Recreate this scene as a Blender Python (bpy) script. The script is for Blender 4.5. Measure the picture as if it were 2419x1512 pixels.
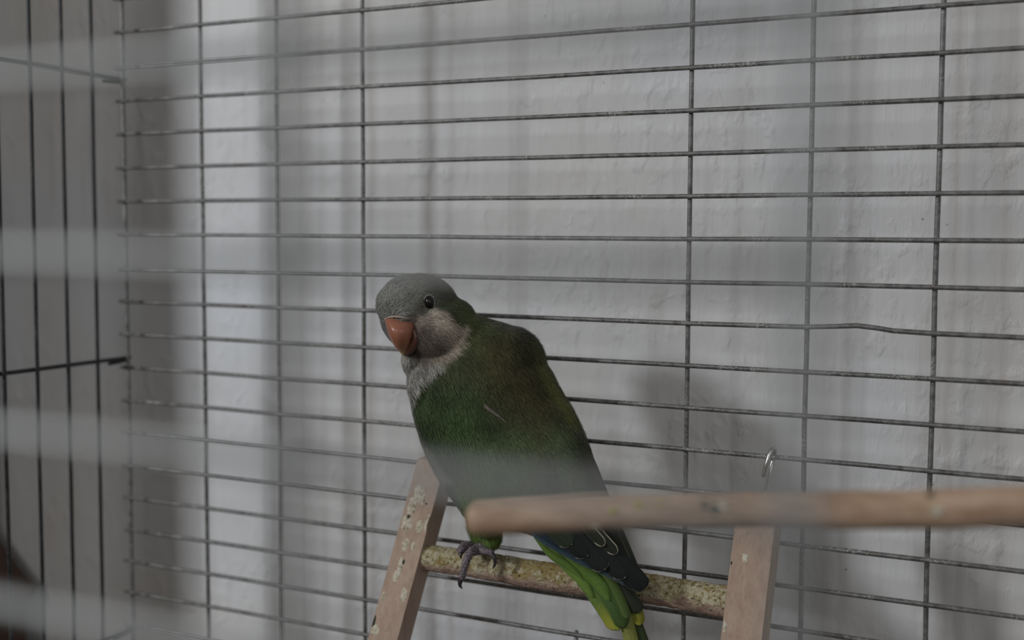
import bpy, bmesh, math, random
import numpy as np
from mathutils import Vector, Matrix, Euler, noise
random.seed(7); rng = np.random.default_rng(7)
SC = bpy.context.scene; COL = SC.collection
for o in list(bpy.data.objects): bpy.data.objects.remove(o)

# ---------------------------------------------------------------- camera
ZO = 1.25                                   # height of the cage's topmost seen wire above the floor
CAM = Vector((0.53188, -0.54852, -0.13724 + ZO))
EUL = Euler((1.498078, -0.004482, 0.458396), 'XYZ')
FPX = 2844.59                               # focal length in pixels of the 2419 px wide frame
MR = EUL.to_matrix()
cd = bpy.data.cameras.new('camera'); cam = bpy.data.objects.new('camera', cd); COL.objects.link(cam)
cam.location = CAM; cam.rotation_euler = EUL
cd.sensor_width = 36; cd.lens = FPX * 36 / 2419; cd.clip_start = 0.005; cd.clip_end = 50
cd.dof.use_dof = True; cd.dof.focus_distance = 0.556; cd.dof.aperture_fstop = 5.3
SC.camera = cam
# ---------------------------------------------------------------- world, light, exposure
SC.view_settings.view_transform = 'Standard'; SC.view_settings.look = 'None'
SC.view_settings.gamma = 1.0; SC.view_settings.use_curve_mapping = False
SC.view_settings.exposure = -0.47
w = bpy.data.worlds.new('world'); SC.world = w; w.use_nodes = True
w.node_tree.nodes['Background'].inputs[0].default_value = (0.74, 0.64, 0.54, 1)
w.node_tree.nodes['Background'].inputs[1].default_value = 0.31
def area(name, target, direction, dist, sx, sy, power, colr):
    ld = bpy.data.lights.new(name, 'AREA'); ld.shape = 'RECTANGLE'; ld.size = sx; ld.size_y = sy
    ld.energy = power; ld.color = colr
    o = bpy.data.objects.new(name, ld); COL.objects.link(o)
    d = Vector(direction).normalized(); o.location = Vector(target) + d * dist
    o.rotation_euler = (-d).to_track_quat('-Z', 'Y').to_euler()
    return o
area('window_light', (0.25, 0, ZO - .2), (-0.61, -0.735, 0.34), 2.4, 0.24, 0.30, 38, (0.95, 0.975, 1.0))
area('front_window_light', (0.0, 0, ZO - .2), (0.12, -1.0, 0.45), 2.4, 0.16, 0.8, 9, (0.97, 0.985, 1.0))
area('right_window_light', (0.55, 0, ZO - .2), (0.70, -0.70, 0.45), 1.5, 0.9, 0.9, 5.5, (0.80, 0.90, 1.0))

def at(u, v, d):
    return CAM + MR @ Vector(((u - 1209.5) / FPX, (756 - v) / FPX, -1.0)) * d
def aty(u, v, y):
    r = MR @ Vector(((u - 1209.5) / FPX, (756 - v) / FPX, -1.0)); return CAM + r * ((y - CAM.y) / r.y)
MRn = np.array(MR); CAMn = np.array(CAM)
def topix(P):
    q = (np.asarray(P) - CAMn) @ MRn
    return 1209.5 + FPX * q[:, 0] / -q[:, 2], 756 - FPX * q[:, 1] / -q[:, 2], -q[:, 2]
TOCAM = MR @ Vector((0, 0, 1))

# ---------------------------------------------------------------- helpers
def srgb(r, g, b):
    f = lambda c: c / 12.92 if c <= .04045 else ((c + .055) / 1.055) ** 2.4
    return (f(r / 255), f(g / 255), f(b / 255), 1)
def thing(name, label, cat, loc=(0, 0, 0), group=None):
    o = bpy.data.objects.new(name, None); COL.objects.link(o); o.location = loc
    o.empty_display_size = .02
    o['label'] = label; o['category'] = cat
    if group: o['group'] = group
    return o
def link(name, me, m, parent=None, smooth=True):
    o = bpy.data.objects.new(name, me); COL.objects.link(o)
    if m and not me.materials: me.materials.append(m)
    if smooth and len(me.polygons): me.polygons.foreach_set('use_smooth', [True] * len(me.polygons))
    if parent:
        o.parent = parent; o.matrix_parent_inverse = Matrix.Translation(-gloc(parent))
    return o
def gloc(o):
    """world position of the parent; parts sit at the world origin, things at their base"""
    return o.location.copy() if o.parent is None else Vector((0, 0, 0))
def mesh(name, vs, fs):
    me = bpy.data.meshes.new(name); me.from_pydata([tuple(v) for v in vs], [], fs); me.update(); return me
def frames(pts):
    pts = [Vector(p) for p in pts]; T = []
    for i in range(len(pts)):
        a = pts[max(i - 1, 0)]; b = pts[min(i + 1, len(pts) - 1)]; T.append((b - a).normalized())
    n = T[0].orthogonal().normalized(); N = []
    for t in T:
        n = (n - t * n.dot(t)).normalized(); N.append(n.copy())
    return pts, T, N
def tube(pts, rad, seg=10, vs=None, fs=None, jit=0.0, round_end=True):
    """swept tube; rad number or list; appends to vs/fs"""
    vs = [] if vs is None else vs; fs = [] if fs is None else fs
    pts, T, N = frames(pts); n = len(pts)
    if not isinstance(rad, (list, tuple)): rad = [rad] * n
    b0 = len(vs)
    for i in range(n):
        B = T[i].cross(N[i])
        for k in range(seg):
            a = 2 * math.pi * k / seg; r = rad[i] * (1 + jit * (random.random() - .5))
            vs.append(pts[i] + (N[i] * math.cos(a) + B * math.sin(a)) * r)
    for i in range(n - 1):
        for k in range(seg):
            k2 = (k + 1) % seg
            fs.append((b0 + i * seg + k, b0 + i * seg + k2, b0 + (i + 1) * seg + k2, b0 + (i + 1) * seg + k))
    for i, s in ((0, -1), (n - 1, 1)):
        c = len(vs); vs.append(pts[i] + T[i] * rad[i] * (.6 if round_end else 0) * s)
        for k in range(seg):
            k2 = (k + 1) % seg; a, b = b0 + i * seg + k, b0 + i * seg + k2
            fs.append((a, b, c) if s > 0 else (b, a, c))
    return vs, fs
def smoothpath(ps, n):
    """Catmull-Rom through control points (tuples of any length)"""
    ps = [np.array(p, float) for p in ps]; out = []
    P = [2 * ps[0] - ps[1]] + ps + [2 * ps[-1] - ps[-2]]
    for j in range(n):
        t = j / (n - 1) * (len(ps) - 1); i = min(int(t), len(ps) - 2); t -= i
        a, b, c, d = P[i], P[i + 1], P[i + 2], P[i + 3]
        out.append(.5 * (2 * b + (c - a) * t + (2 * a - 5 * b + 4 * c - d) * t * t + (3 * b - a - 3 * c + d) * t ** 3))
    return out

# ---------------------------------------------------------------- node materials
class NT:
    def __init__(s, name):
        s.m = bpy.data.materials.new(name); s.m.use_nodes = True; s.t = s.m.node_tree
        s.b = s.t.nodes['Principled BSDF']
    def n(s, kind, **kw):
        x = s.t.nodes.new(kind)
        for k, v in kw.items(): setattr(x, k, v)
        return x
    def l(s, a, b): s.t.links.new(a, b)
    def coord(s, scale=(1, 1, 1), obj=True, rot=(0, 0, 0)):
        c = s.n('ShaderNodeTexCoord'); mp = s.n('ShaderNodeMapping')
        mp.inputs['Scale'].default_value = scale; mp.inputs['Rotation'].default_value = rot
        s.l(c.outputs['Object'], mp.inputs[0]); return mp.outputs[0]
    def noise(s, vec, scale, detail=4, rough=.55, dist=0):
        x = s.n('ShaderNodeTexNoise'); x.inputs['Scale'].default_value = scale; x.inputs['Detail'].default_value = detail
        x.inputs['Roughness'].default_value = rough; x.inputs['Distortion'].default_value = dist
        s.l(vec, x.inputs['Vector']); return x.outputs['Fac']
    def ramp(s, fac, stops, interp='LINEAR'):
        x = s.n('ShaderNodeValToRGB'); x.color_ramp.interpolation = interp; e = x.color_ramp.elements
        while len(e) < len(stops): e.new(.5)
        for i, (p, c) in enumerate(stops):
            e[i].position = p; e[i].color = c if len(c) == 4 else (*c, 1)
        s.l(fac, x.inputs[0]); return x.outputs[0]
    def mix(s, fac, a, b, mode='MIX'):
        x = s.n('ShaderNodeMix', data_type='RGBA', blend_type=mode)
        for sock, v in ((x.inputs[0], fac), (x.inputs[6], a), (x.inputs[7], b)):
            if isinstance(v, (int, float)): sock.default_value = v
            elif isinstance(v, (tuple, list)): sock.default_value = v if len(v) == 4 else (*v, 1)
            else: s.l(v, sock)
        return x.outputs[2]
    def math(s, op, a, b=None, clamp=False):
        x = s.n('ShaderNodeMath', operation=op); x.use_clamp = clamp
        for i, v in enumerate((a, b)):
            if v is None: continue
            if isinstance(v, (int, float)): x.inputs[i].default_value = v
            else: s.l(v, x.inputs[i])
        return x.outputs[0]
    def bump(s, h, strength=.3, dist=.001, prev=None):
        x = s.n('ShaderNodeBump'); x.inputs['Strength'].default_value = strength; x.inputs['Distance'].default_value = dist
        s.l(h, x.inputs['Height'])
        if prev is not None: s.l(prev, x.inputs['Normal'])
        return x.outputs[0]
    def out(s, col=None, rough=None, metal=None, normal=None, spec=None):
        for nm, v in (('Base Color', col), ('Roughness', rough), ('Metallic', metal), ('Normal', normal), ('Specular IOR Level', spec)):
            if v is None: continue
            if isinstance(v, (int, float)): s.b.inputs[nm].default_value = v
            elif isinstance(v, tuple): s.b.inputs[nm].default_value = v if len(v) == 4 else (*v, 1)
            else: s.l(v, s.b.inputs[nm])
        return s.m

def mat_wire(name, dark, light, rust, spots):
    n = NT(name); c = n.coord()
    a = n.noise(c, 260, 5, .7); b = n.noise(c, 900, 4, .7); r = n.noise(c, 60, 3, .6); k = n.noise(c, 45, 2)
    base = n.mix(n.ramp(a, [(.35, (0, 0, 0)), (.68, (1, 1, 1))]), dark, light)
    base = n.mix(n.math('MULTIPLY', n.ramp(r, [(.60, (0, 0, 0)), (.72, (1, 1, 1))]), rust), base, (.10, .055, .035))
    lim = n.math('ADD', n.math('MULTIPLY', k, .45), n.math('MULTIPLY', b, .62))
    sp = n.ramp(lim, [(.60, (0, 0, 0)), (.66, (1, 1, 1))])
    base = n.mix(n.math('MULTIPLY', sp, spots), base, (.42, .42, .40))
    met = n.math('MULTIPLY', n.math('SUBTRACT', 1.0, sp), .45)
    return n.out(base, n.ramp(a, [(.3, (.32,) * 3), (.7, (.6,) * 3)]), met, n.bump(b, .5, .0003))
WIRE = mat_wire('galvanised_wire', (.085, .085, .082), (.24, .24, .235), .5, .75)
WIRE_SHADED = mat_wire('shaded_wire_tone', (.018, .019, .021), (.045, .046, .05), .3, .12)  # same cage wire, unlit look of the side panel put into a darker colour
WIRE_FRONT = mat_wire('front_wire', (.22, .23, .23), (.34, .35, .35), .0, .25)

def mat_wall():
    n = NT('limewashed_plaster'); c = n.coord()
    cs = n.coord((7, 1, .55)); cf = n.coord((1, 1, .22))
    big = n.noise(c, 3.2, 3, .5); mid = n.noise(c, 24, 4, .55); fine = n.noise(cf, 420, 5, .6)
    col = n.mix(n.ramp(big, [(.3, (0, 0, 0)), (.7, (1, 1, 1))]), srgb(212, 209, 205), srgb(207, 211, 217))
    col = n.mix(n.math('MULTIPLY', n.ramp(mid, [(.45, (0, 0, 0)), (.75, (1, 1, 1))]), .16), col, srgb(170, 164, 158))
    # drip stains with a shape of their own: long vertical brown streaks
    st = n.noise(cs, 7.5, 5, .62, .3)
    pat = n.noise(c, 5.0, 2)
    streak = n.math('MULTIPLY', n.ramp(st, [(.54, (0, 0, 0)), (.74, (1, 1, 1))]), n.ramp(pat, [(.38, (0, 0, 0)), (.62, (1, 1, 1))]))
    sx = n.n('ShaderNodeSeparateXYZ'); tc = n.n('ShaderNodeTexCoord'); n.l(tc.outputs['Object'], sx.inputs[0])
    wob = n.math('MULTIPLY', n.math('SUBTRACT', n.noise(n.coord((1, 1, 1)), 14, 3), .5), .012)
    X = n.math('ADD', sx.outputs[0], wob)
    tot = n.math('MULTIPLY', streak, .34)
    for x0, wd, amt in STREAKS:
        d = n.math('ABSOLUTE', n.math('SUBTRACT', X, x0))
        g = n.math('SUBTRACT', 1.0, n.math('DIVIDE', d, wd), True)
        g = n.math('MULTIPLY', n.math('MULTIPLY', g, g), amt)
        tot = n.math('ADD', tot, g, True)
    col = n.mix(tot, col, srgb(126, 112, 102))
    # dark specks
    vo = n.n('ShaderNodeTexVoronoi'); vo.inputs['Scale'].default_value = 110; n.l(c, vo.inputs['Vector'])
    spk = n.ramp(vo.outputs['Distance'], [(.035, (1, 1, 1)), (.075, (0, 0, 0))])
    gate = n.ramp(n.noise(c, 55, 1), [(.56, (0, 0, 0)), (.60, (1, 1, 1))])
    col = n.mix(n.math('MULTIPLY', n.math('MULTIPLY', spk, gate), .75), col, srgb(70, 62, 58))
    # trowelled relief: long vertical brush ridges plus lumps
    ridge = n.noise(n.coord((1, 1, .12)), 160, 5, .6); lump = n.noise(n.coord((1, 1, .62)), 120, 3, .5)
    lump = n.math('MULTIPLY', n.ramp(lump, [(.50, (0, 0, 0)), (.66, (1, 1, 1))]), n.ramp(n.noise(c, 18, 2), [(.42, (.1, .1, .1)), (.62, (1, 1, 1))]))
    b1 = n.bump(ridge, .6, .0012); b2 = n.bump(lump, .6, .0010, b1); b3 = n.bump(fine, .25, .0004, b2)
    return n.out(col, .62, 0, b3, .35)
STREAKS = [(.060, .016, .42), (.075, .03, .25), (.128, .007, .30), (.171, .008, .38), (.185, .007, .22),
           (.405, .020, .22), (.465, .010, .30), (.488, .012, .30), (-.145, .05, .12)]
WALL = mat_wall()

def mat_wood(name, c1, c2, c3, grain_axis, droppings, bump=.25):
    n = NT(name); sc = [38, 38, 38]; sc[grain_axis] = 3
    c = n.coord(tuple(sc)); c0 = n.coord()
    g = n.noise(c, 9, 6, .65, .4); g2 = n.noise(c, 30, 3, .6)
    col = n.mix(n.ramp(g, [(.3, (0, 0, 0)), (.7, (1, 1, 1))]), c1, c2)
    col = n.mix(n.math('MULTIPLY', n.ramp(g2, [(.58, (0, 0, 0)), (.72, (1, 1, 1))]), .8), col, c3)
    return n, c0, col, g, g2
def mat_rail():
    sc = (1, 1, 1)
    n = NT('beech_rail'); c = n.coord((1, 1, .07)); c0 = n.coord()
    g = n.noise(c, 300, 5, .65, .3); g2 = n.noise(n.coord((1, 1, .035)), 800, 3, .6)
    col = n.mix(n.ramp(g, [(.3, (0, 0, 0)), (.7, (1, 1, 1))]), srgb(156, 132, 115), srgb(176, 154, 137))
    col = n.mix(n.math('MULTIPLY', n.ramp(g2, [(.56, (0, 0, 0)), (.66, (1, 1, 1))]), .3), col, srgb(122, 98, 86))
    return n, c0, col, g2
n_, c0_, col_, g_ = mat_rail()
RAIL = n_.out(col_, .65, 0, n_.bump(g_, .25, .0004), .3)
def mat_bark():
    n = NT('crusted_branch_bark'); c = n.coord()
    g = n.noise(n.coord((.22, 1, 1)), 520, 5, .7); b = n.noise(c, 520, 4, .75); a = n.noise(c, 130, 4, .6); d = n.noise(c, 90, 4, .7, .4)
    col = n.mix(n.ramp(g, [(.35, (0, 0, 0)), (.65, (1, 1, 1))]), srgb(132, 108, 94), srgb(186, 162, 146))
    tc = n.n('ShaderNodeTexCoord'); sx = n.n('ShaderNodeSeparateXYZ'); n.l(tc.outputs['Object'], sx.inputs[0])
    h = n.math('MULTIPLY', n.math('SUBTRACT', sx.outputs[2], ZO - .3040), 60.0)      # crust sits on the upper half
    cr = n.ramp(n.math('ADD', n.math('ADD', a, h), n.math('MULTIPLY', b, .25)), [(.50, (0, 0, 0)), (.66, (1, 1, 1))])
    crust = n.ramp(b, [(.36, srgb(96, 84, 56)), (.46, srgb(158, 146, 108)), (.60, srgb(196, 190, 168)), (.72, srgb(140, 122, 70))])
    crust = n.mix(n.math('MULTIPLY', n.ramp(d, [(.52, (0, 0, 0)), (.60, (1, 1, 1))]), .75), crust, srgb(142, 122, 66))
    col = n.mix(cr, col, crust)
    col = n.mix(n.ramp(n.noise(c, 700, 3, .6), [(.62, (0, 0, 0)), (.68, (1, 1, 1))]), col, srgb(62, 54, 38))
    return n.out(col, .85, 0, n.bump(b, .8, .0012, n.bump(a, .5, .001)), .2)
BARK = mat_bark()
def mat_perch():
    n = NT('smooth_perch_wood'); c = n.coord()
    g = n.noise(n.coord((.2, 1, 1)), 240, 4, .6); a = n.noise(c, 42, 3, .6)
    col = n.mix(n.ramp(g, [(.35, (0, 0, 0)), (.65, (1, 1, 1))]), srgb(156, 128, 106), srgb(186, 160, 138))
    col = n.mix(n.math('MULTIPLY', n.ramp(a, [(.52, (0, 0, 0)), (.66, (1, 1, 1))]), .45), col, srgb(150, 128, 96))
    return n.out(col, .7, 0, n.bump(g, .3, .0006), .25)
PERCH = mat_perch()
def plain(name, c, rough=.6, metal=0, bscale=None):
    n = NT(name); k = n.noise(n.coord(), bscale or 120, 3)
    col = n.mix(n.math('MULTIPLY', k, .5), c, tuple(x * .6 for x in c[:3]))
    return n.out(col, rough, metal, n.bump(k, .15, .0005))
CHROME = plain('bright_hook_wire', (.55, .55, .53, 1), .25, 1)
n = NT('dried_dropping'); k = n.noise(n.coord(), 420, 5, .7)
DROPPING = n.out(n.ramp(k, [(.36, srgb(142, 122, 104)), (.46, srgb(186, 178, 156)), (.60, srgb(214, 210, 196)), (.72, srgb(120, 116, 84))]), .85, 0, n.bump(k, .8, .001), .15)
DROPPING_DARK = plain('dark_dropping', srgb(58, 62, 44), .8, 0, 500)
DROPPING_YELLOW = plain('yellow_dropping', srgb(170, 158, 62), .8, 0, 500)

# ================================================================= SETTING
def plane_grid(name, x0, x1, z0, z1, y, m, kind='structure', nx=2, nz=2, thick=.1):
    vs = [(x, yy, z) for yy in (y, y + thick) for x in (x0, x1) for z in (z0, z1)]
    fs = [(0, 2, 3, 1), (4, 5, 7, 6), (0, 1, 5, 4), (2, 6, 7, 3), (0, 4, 6, 2), (1, 3, 7, 5)]
    o = link(name, mesh(name, vs, fs), m, None, False); o['kind'] = kind; return o
WY = 0.075
wall = plane_grid('wall_back', -2.2, 2.2, 0, 2.6, WY, WALL)
FLOORM = plain('stone_floor', srgb(96, 90, 84), .7, 0, 12)
fl = link('floor', mesh('floor', [(-2.2, -3.2, 0), (2.2, -3.2, 0), (2.2, WY, 0), (-2.2, WY, 0), (-2.2, -3.2, -.1), (2.2, -3.2, -.1), (2.2, WY, -.1), (-2.2, WY, -.1)],
        [(0, 1, 2, 3), (7, 6, 5, 4), (0, 4, 5, 1), (1, 5, 6, 2), (2, 6, 7, 3), (3, 7, 4, 0)]), FLOORM, None, False); fl['kind'] = 'structure'

# unseen light blocker added beside the cage, left of the frame; it keeps the window light off the wall behind the side wires
light_blocker = plane_grid('light_blocker_left', -1.6, -.160, 0, 2.6, -.15, plain('blocker_surface', srgb(190, 186, 180), .6, 0, 20), thick=.05)

# ================================================================= CAGE
R0 = .00115
X1 = .62; YF = -.444; ZT = .17; ZB = -.56
XS = {0: 0.0, 1: .0596, 2: .1136, 3: .1704, 6: .354, 7: .4105, 8: .4657, 9: .522, 10: .578}
ZR = [0, .38, -.18, -.04, .16, .11, .16, .07, -.32, -.03, .08, -.12, -.35, -.26, -.25, -.19, -.21, .3, .69]
def rowz(i):
    return ZO - .02 * i + (ZR[i] / 1000 if 0 <= i < len(ZR) else 0)
cage = thing('bird_cage', 'large galvanised wire bird cage standing in front of the pale plaster wall', 'cage', (0, 0, ZO + ZB - .02))
def panel(name):
    o = bpy.data.objects.new(name, None); COL.objects.link(o); o.parent = cage
    o.matrix_parent_inverse = Matrix.Translation(-cage.location); o.empty_display_size = .02; return o
back, side, front, right = panel('back_panel'), panel('side_panel'), panel('front_panel'), panel('right_panel')
def wire(name, pts, rad, m, parent, step=.03, seg=10, wob=.00012):
    pts = [Vector(p) for p in pts]; out = []
    for a, b in zip(pts[:-1], pts[1:]):
        k = max(1, int((b - a).length / step))
        for j in range(k): out.append(a.lerp(b, j / k))
    out.append(pts[-1])
    q = []
    for j, p in enumerate(out):
        if 0 < j < len(out) - 1:
            p = p + noise.noise_vector(p * 23 + Vector((rad * 9e3, 3, 1))) * wob * 2
        q.append(p)
    vs, fs = tube(q, [rad * (1 + .06 * noise.noise(p * 170)) for p in q], seg)
    return link(name, mesh(name, vs, fs), m, parent)
for i in range(-8, 29):
    z = rowz(i)
    a = -.0035 + random.uniform(-.0006, .0006)
    if i == 9:
        pts = [(a, 0, z), (.354, 0, z), (.4105, 0, ZO - .1797), (.4211, 0, ZO - .1791), (.4331, -.0005, ZO - .1782), (.4414, -.0005, ZO - .1789),
               (.4487, 0, ZO - .1799), (.4659, 0, ZO - .1804), (.5018, 0, ZO - .1806), (X1, 0, ZO - .181)]
    else:
        pts = [(a, 0, z), (X1 + .003, 0, z - (.0004 if i > 9 else 0))]
    wire('horizontal_wire', pts, R0, WIRE, back, wob=.00016)
for k, x in XS.items():
    wire('vertical_wire', [(x, R0 * 2 - .0002, ZO + ZT), (x, R0 * 2 - .0002, ZO + ZB)], R0 * (1.08 if k == 0 else 1), WIRE, back, wob=.0002)
wire('vertical_wire', [(.2975, R0 * 2 - .0002, rowz(17) + .001), (.2975, R0 * 2 - .0002, ZO + ZB)], R0, WIRE, back)
wire('vertical_wire', [(X1, R0 * 2, ZO + ZT), (X1, R0 * 2, ZO + ZB)], R0, WIRE, back)
# side panel (left): verticals along the depth, three carried rails visible
sy = .02245
for j in range(1, 20):
    y = -sy * j
    wire('vertical_wire', [(0, y, ZO + ZT), (0, y, ZO + ZB)], .00108, WIRE_SHADED, side)
for z in (ZO - .0463, ZO - .2148, ZO - .3833, ZO - .5518, ZO + .1222):
    wire('horizontal_wire', [(-.002, .006, z + .0002), (-.002, 0, z), (-.002, YF, z)], .00125, WIRE_SHADED, side)
    wire('clip_wire', [(-.0036, .004, z - .0018), (-.0036, -.010, z - .0024)], .0011, WIRE_SHADED, side, step=.01)
# front panel, close to the lens; the door opening right of its last upright is free
FZ = [ZO - .1185 + .0218 * k for k in range(13, -20, -1)]
XF = [.4550 - .0543 * k for k in range(0, 9)] + [.5089]
for z in FZ:
    if ZO + ZB < z < ZO + ZT: wire('horizontal_wire', [(-.003, YF, z), (.5105, YF, z)], .00118, WIRE_FRONT, front)
for x in XF[1:0:-1] + [XF[0]] + XF[2:]:
    wire('vertical_wire', [(x, YF - .0022, ZO + ZT), (x, YF - .0022, ZO + ZB)], .00118, WIRE_FRONT, front)
wire('vertical_wire', [(X1, YF - .0022, ZO + ZT), (X1, YF - .0022, ZO + ZB)], .0016, WIRE_FRONT, front)
for z in (ZO + ZT, ZO + ZB): wire('frame_rail', [(0, YF, z), (X1, YF, z)], .002, WIRE_SHADED, front)
for j in range(0, 20):
    wire('vertical_wire', [(X1, -sy * j, ZO + ZT), (X1, -sy * j, ZO + ZB)], .00108, WIRE, right)
for z in (ZO - .0463, ZO - .2148, ZO - .3833, ZO - .5518, ZO + .1222):
    wire('horizontal_wire', [(X1 + .002, 0, z), (X1 + .002, YF, z)], .00125, WIRE, right)
def box(name, x0, x1, y0, y1, z0, z1, m, parent, bev=.002):
    bm = bmesh.new(); bmesh.ops.create_cube(bm, size=1)
    for v in bm.verts:
        v.co = Vector((x0 + (v.co.x + .5) * (x1 - x0), y0 + (v.co.y + .5) * (y1 - y0), z0 + (v.co.z + .5) * (z1 - z0)))
    if bev: bmesh.ops.bevel(bm, geom=bm.edges[:], offset=bev, segments=2, affect='EDGES')
    me = bpy.data.meshes.new(name); bm.to_mesh(me); bm.free()
    return link(name, me, m, parent, False)
TRAY = plain('dark_tray', srgb(60, 58, 56), .5, .3, 30)
box('tray', -.004, X1 + .004, YF - .004, .004, ZO + ZB - .028, ZO + ZB - .001, TRAY, cage)
for x in (.008, X1 - .008):
    for y in (-.006, YF + .006):
        box('leg', x - .01, x + .01, y - .008, y + .008, 0, ZO + ZB - .027, TRAY, cage)

# dark blurred thing low against the wall beyond the side wires
n = NT('dark_brown_wood'); g = n.noise(n.coord((1, 1, 8)), 12, 4)
BROWN = n.out(n.mix(g, srgb(52, 34, 26), srgb(78, 56, 46)), .55)
cab = thing('wooden_cabinet', 'dark brown wooden cabinet edge low behind the left side wires', 'cabinet', (-.45, .03, 0))
cx1 = -.150; cz1 = ZO - .388
bm = bmesh.new()
prof = [(-.80, 0), (cx1, 0), (cx1, cz1), (cx1 - .03, cz1 + .035), (-.80, cz1 + .035)]
box('carcass', -.70, cx1 - .006, -.085, .06, .03, cz1 - .012, BROWN, cab)
vs = []; 
tp = [(-.71, cz1 - .0119), (cx1, cz1 - .0119), (cx1 + .001, cz1 - .006), (cx1 - .012, cz1 + .004), (cx1 - .05, cz1 + .038), (-.71, cz1 + .038)]
for y in (-.088, .062): vs += [(x, y, z) for x, z in tp]
k6 = len(tp); fs = [tuple(range(k6))[::-1] if False else tuple(range(k6)), tuple(range(2 * k6 - 1, k6 - 1, -1))]
fs += [(i, i + k6, (i + 1) % k6 + k6, (i + 1) % k6) for i in range(k6)]
link('sloping_top', mesh('top', vs, fs), BROWN, cab, False)
for x in (-.69, cx1 - .04):
    for y in (-.08, .03): box('leg', x, x + .03, y, y + .02, 0, .031, BROWN, cab, .001)

# ================================================================= LADDER
LX = ((.2135, .2300), (.3845, .4025)); FLARE = (.088, 0.0)
slope = .42; TH = .0150
def rail_y(z): return -.0135 + slope * (z - (ZO - .2560))       # front face
lad = thing('bird_ladder', 'small wooden ladder hooked on the back wires, bark rung between square rails', 'ladder', (.31, -.06, ZO - .44))
ZL0 = ZO - .46
for si, (xa, xb) in enumerate(LX):
    zt = ZO - (.2553 if si == 0 else .2580); fx = lambda z: -FLARE[si] * (zt - z)
    nz = 14; vs = []; fs = []
    bm = bmesh.new()
    rows = []
    for j in range(nz + 1):
        z = ZL0 + (zt - ZL0) * j / nz; y = rail_y(z)
        rows.append([bm.verts.new(p) for p in ((xa + fx(z), y, z), (xb + fx(z), y, z), (xb + fx(z), y + TH, z), (xa + fx(z), y + TH, z))])
    for a, b in zip(rows[:-1], rows[1:]):
        for q in range(4): bm.faces.new((a[q], a[(q + 1) % 4], b[(q + 1) % 4], b[q]))
    bm.faces.new(rows[0][::-1]); bm.faces.new(rows[-1])
    ed = [e for e in bm.edges if len(e.link_faces) == 2 and e.calc_face_angle(0) > .5]
    bmesh.ops.bevel(bm, geom=ed, offset=.0007, segments=2, affect='EDGES')
    me = bpy.data.meshes.new('rail'); bm.to_mesh(me); bm.free()
    rail = link('rail', me, RAIL, lad, False)
    if si == 0: rail['label'] = 'ladder rail crusted with whitish droppings'
    # droppings as thin crusts on the rail's front face
    if si == 0:
        spots = [(990, 1165, 10, 24, 0), (972, 1200, 9, 22, 0), (962, 1235, 11, 20, 0), (965, 1222, 4, 9, 1), (990, 1245, 8, 14, 0), (1010, 1238, 7, 20, 0),
                 (958, 1287, 8, 14, 0), (946, 1336, 5, 20, 0), (953, 1328, 3, 6, 1), (935, 1362, 6, 13, 0), (954, 1405, 7, 16, 0), (1000, 1180, 4, 12, 0),
                 (882, 1468, 5, 16, 1), (884, 1488, 9, 12, 0), (976, 1290, 4, 9, 0), (905, 1410, 4, 10, 0), (1007, 1190, 2.4, 2.4, 1)]
    else:
        spots = [(1762, 1319, 6, 9, 0), (1757, 1312, 3, 4, 0), (1712, 1480, 4, 12, 0), (1727, 1330, 2, 4, 1)]
    for (u, v, hw, hh, dk) in spots:
        r = MR @ Vector(((u - 1209.5) / FPX, (756 - v) / FPX, -1.0))
        # ray / rail-front-plane intersection: y = -.0135 + slope (z - z0)
        z0 = ZO - .2560
        t = (-.0135 + slope * (CAM.z - z0) - CAM.y) / (r.y - slope * r.z)
        P = CAM + r * t; s = t / FPX
        U = Vector((1, 0, 0)); V = Vector((0, slope, 1)).normalized(); N = U.cross(V)
        vs = [P + N * .0006]; fs = []; m_ = 22; ph = random.uniform(0, 9)
        for ring, rr in ((1, .55), (2, 1.0)):
            for q in range(m_):
                a = 2 * math.pi * q / m_; wv = 1 + .28 * noise.noise(Vector((math.cos(a) * 1.6, math.sin(a) * 1.6, ph)))
                if ring == 2: wv *= 1 + .15 * noise.noise(Vector((math.cos(a) * 5, math.sin(a) * 5, ph)))
                p = P + U * (math.cos(a) * hw * s * rr * wv * 1.4) + V * (math.sin(a) * hh * s * rr * wv * 1.15) + N * (.00045 if ring == 1 else -.0001)
                p.x = min(max(p.x, xa + fx(p.z) + .0004), xb + fx(p.z) - .0004)
                vs.append(p)
        for q in range(m_):
            q2 = (q + 1) % m_; fs.append((0, 1 + q, 1 + q2)); fs.append((1 + q, 1 + m_ + q, 1 + m_ + q2, 1 + q2))
        link('dropping', mesh('dropping', vs, fs), DROPPING_DARK if dk else DROPPING, rail)
    # hook
    dx = 0 if si else (LX[0][0] - LX[1][0])
    hp = [(.3937, -.0052, -.2492), (.3943, -.0052, -.2462), (.3952, -.0050, -.2425), (.3962, -.0032, -.2375), (.3967, .0000, -.2362), (.3967, .0030, -.2378), (.3962, .0040, -.2410),
          (.3950, .0020, -.2475), (.3946, -.0030, -.2540), (.3946, -.006, -.258), (.3946, -.007, -.264)]
    hp = [(a + dx, b - .0002, c + ZO + (.0003 if si else 0)) for a, b, c in hp]
    vs, fs = tube(smoothpath(hp, 40), .00105, 12)
    hk = link('hook', mesh('hook', vs, fs), CHROME, lad); hk['label'] = 'bright bent wire hook over a cage wire'
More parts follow.
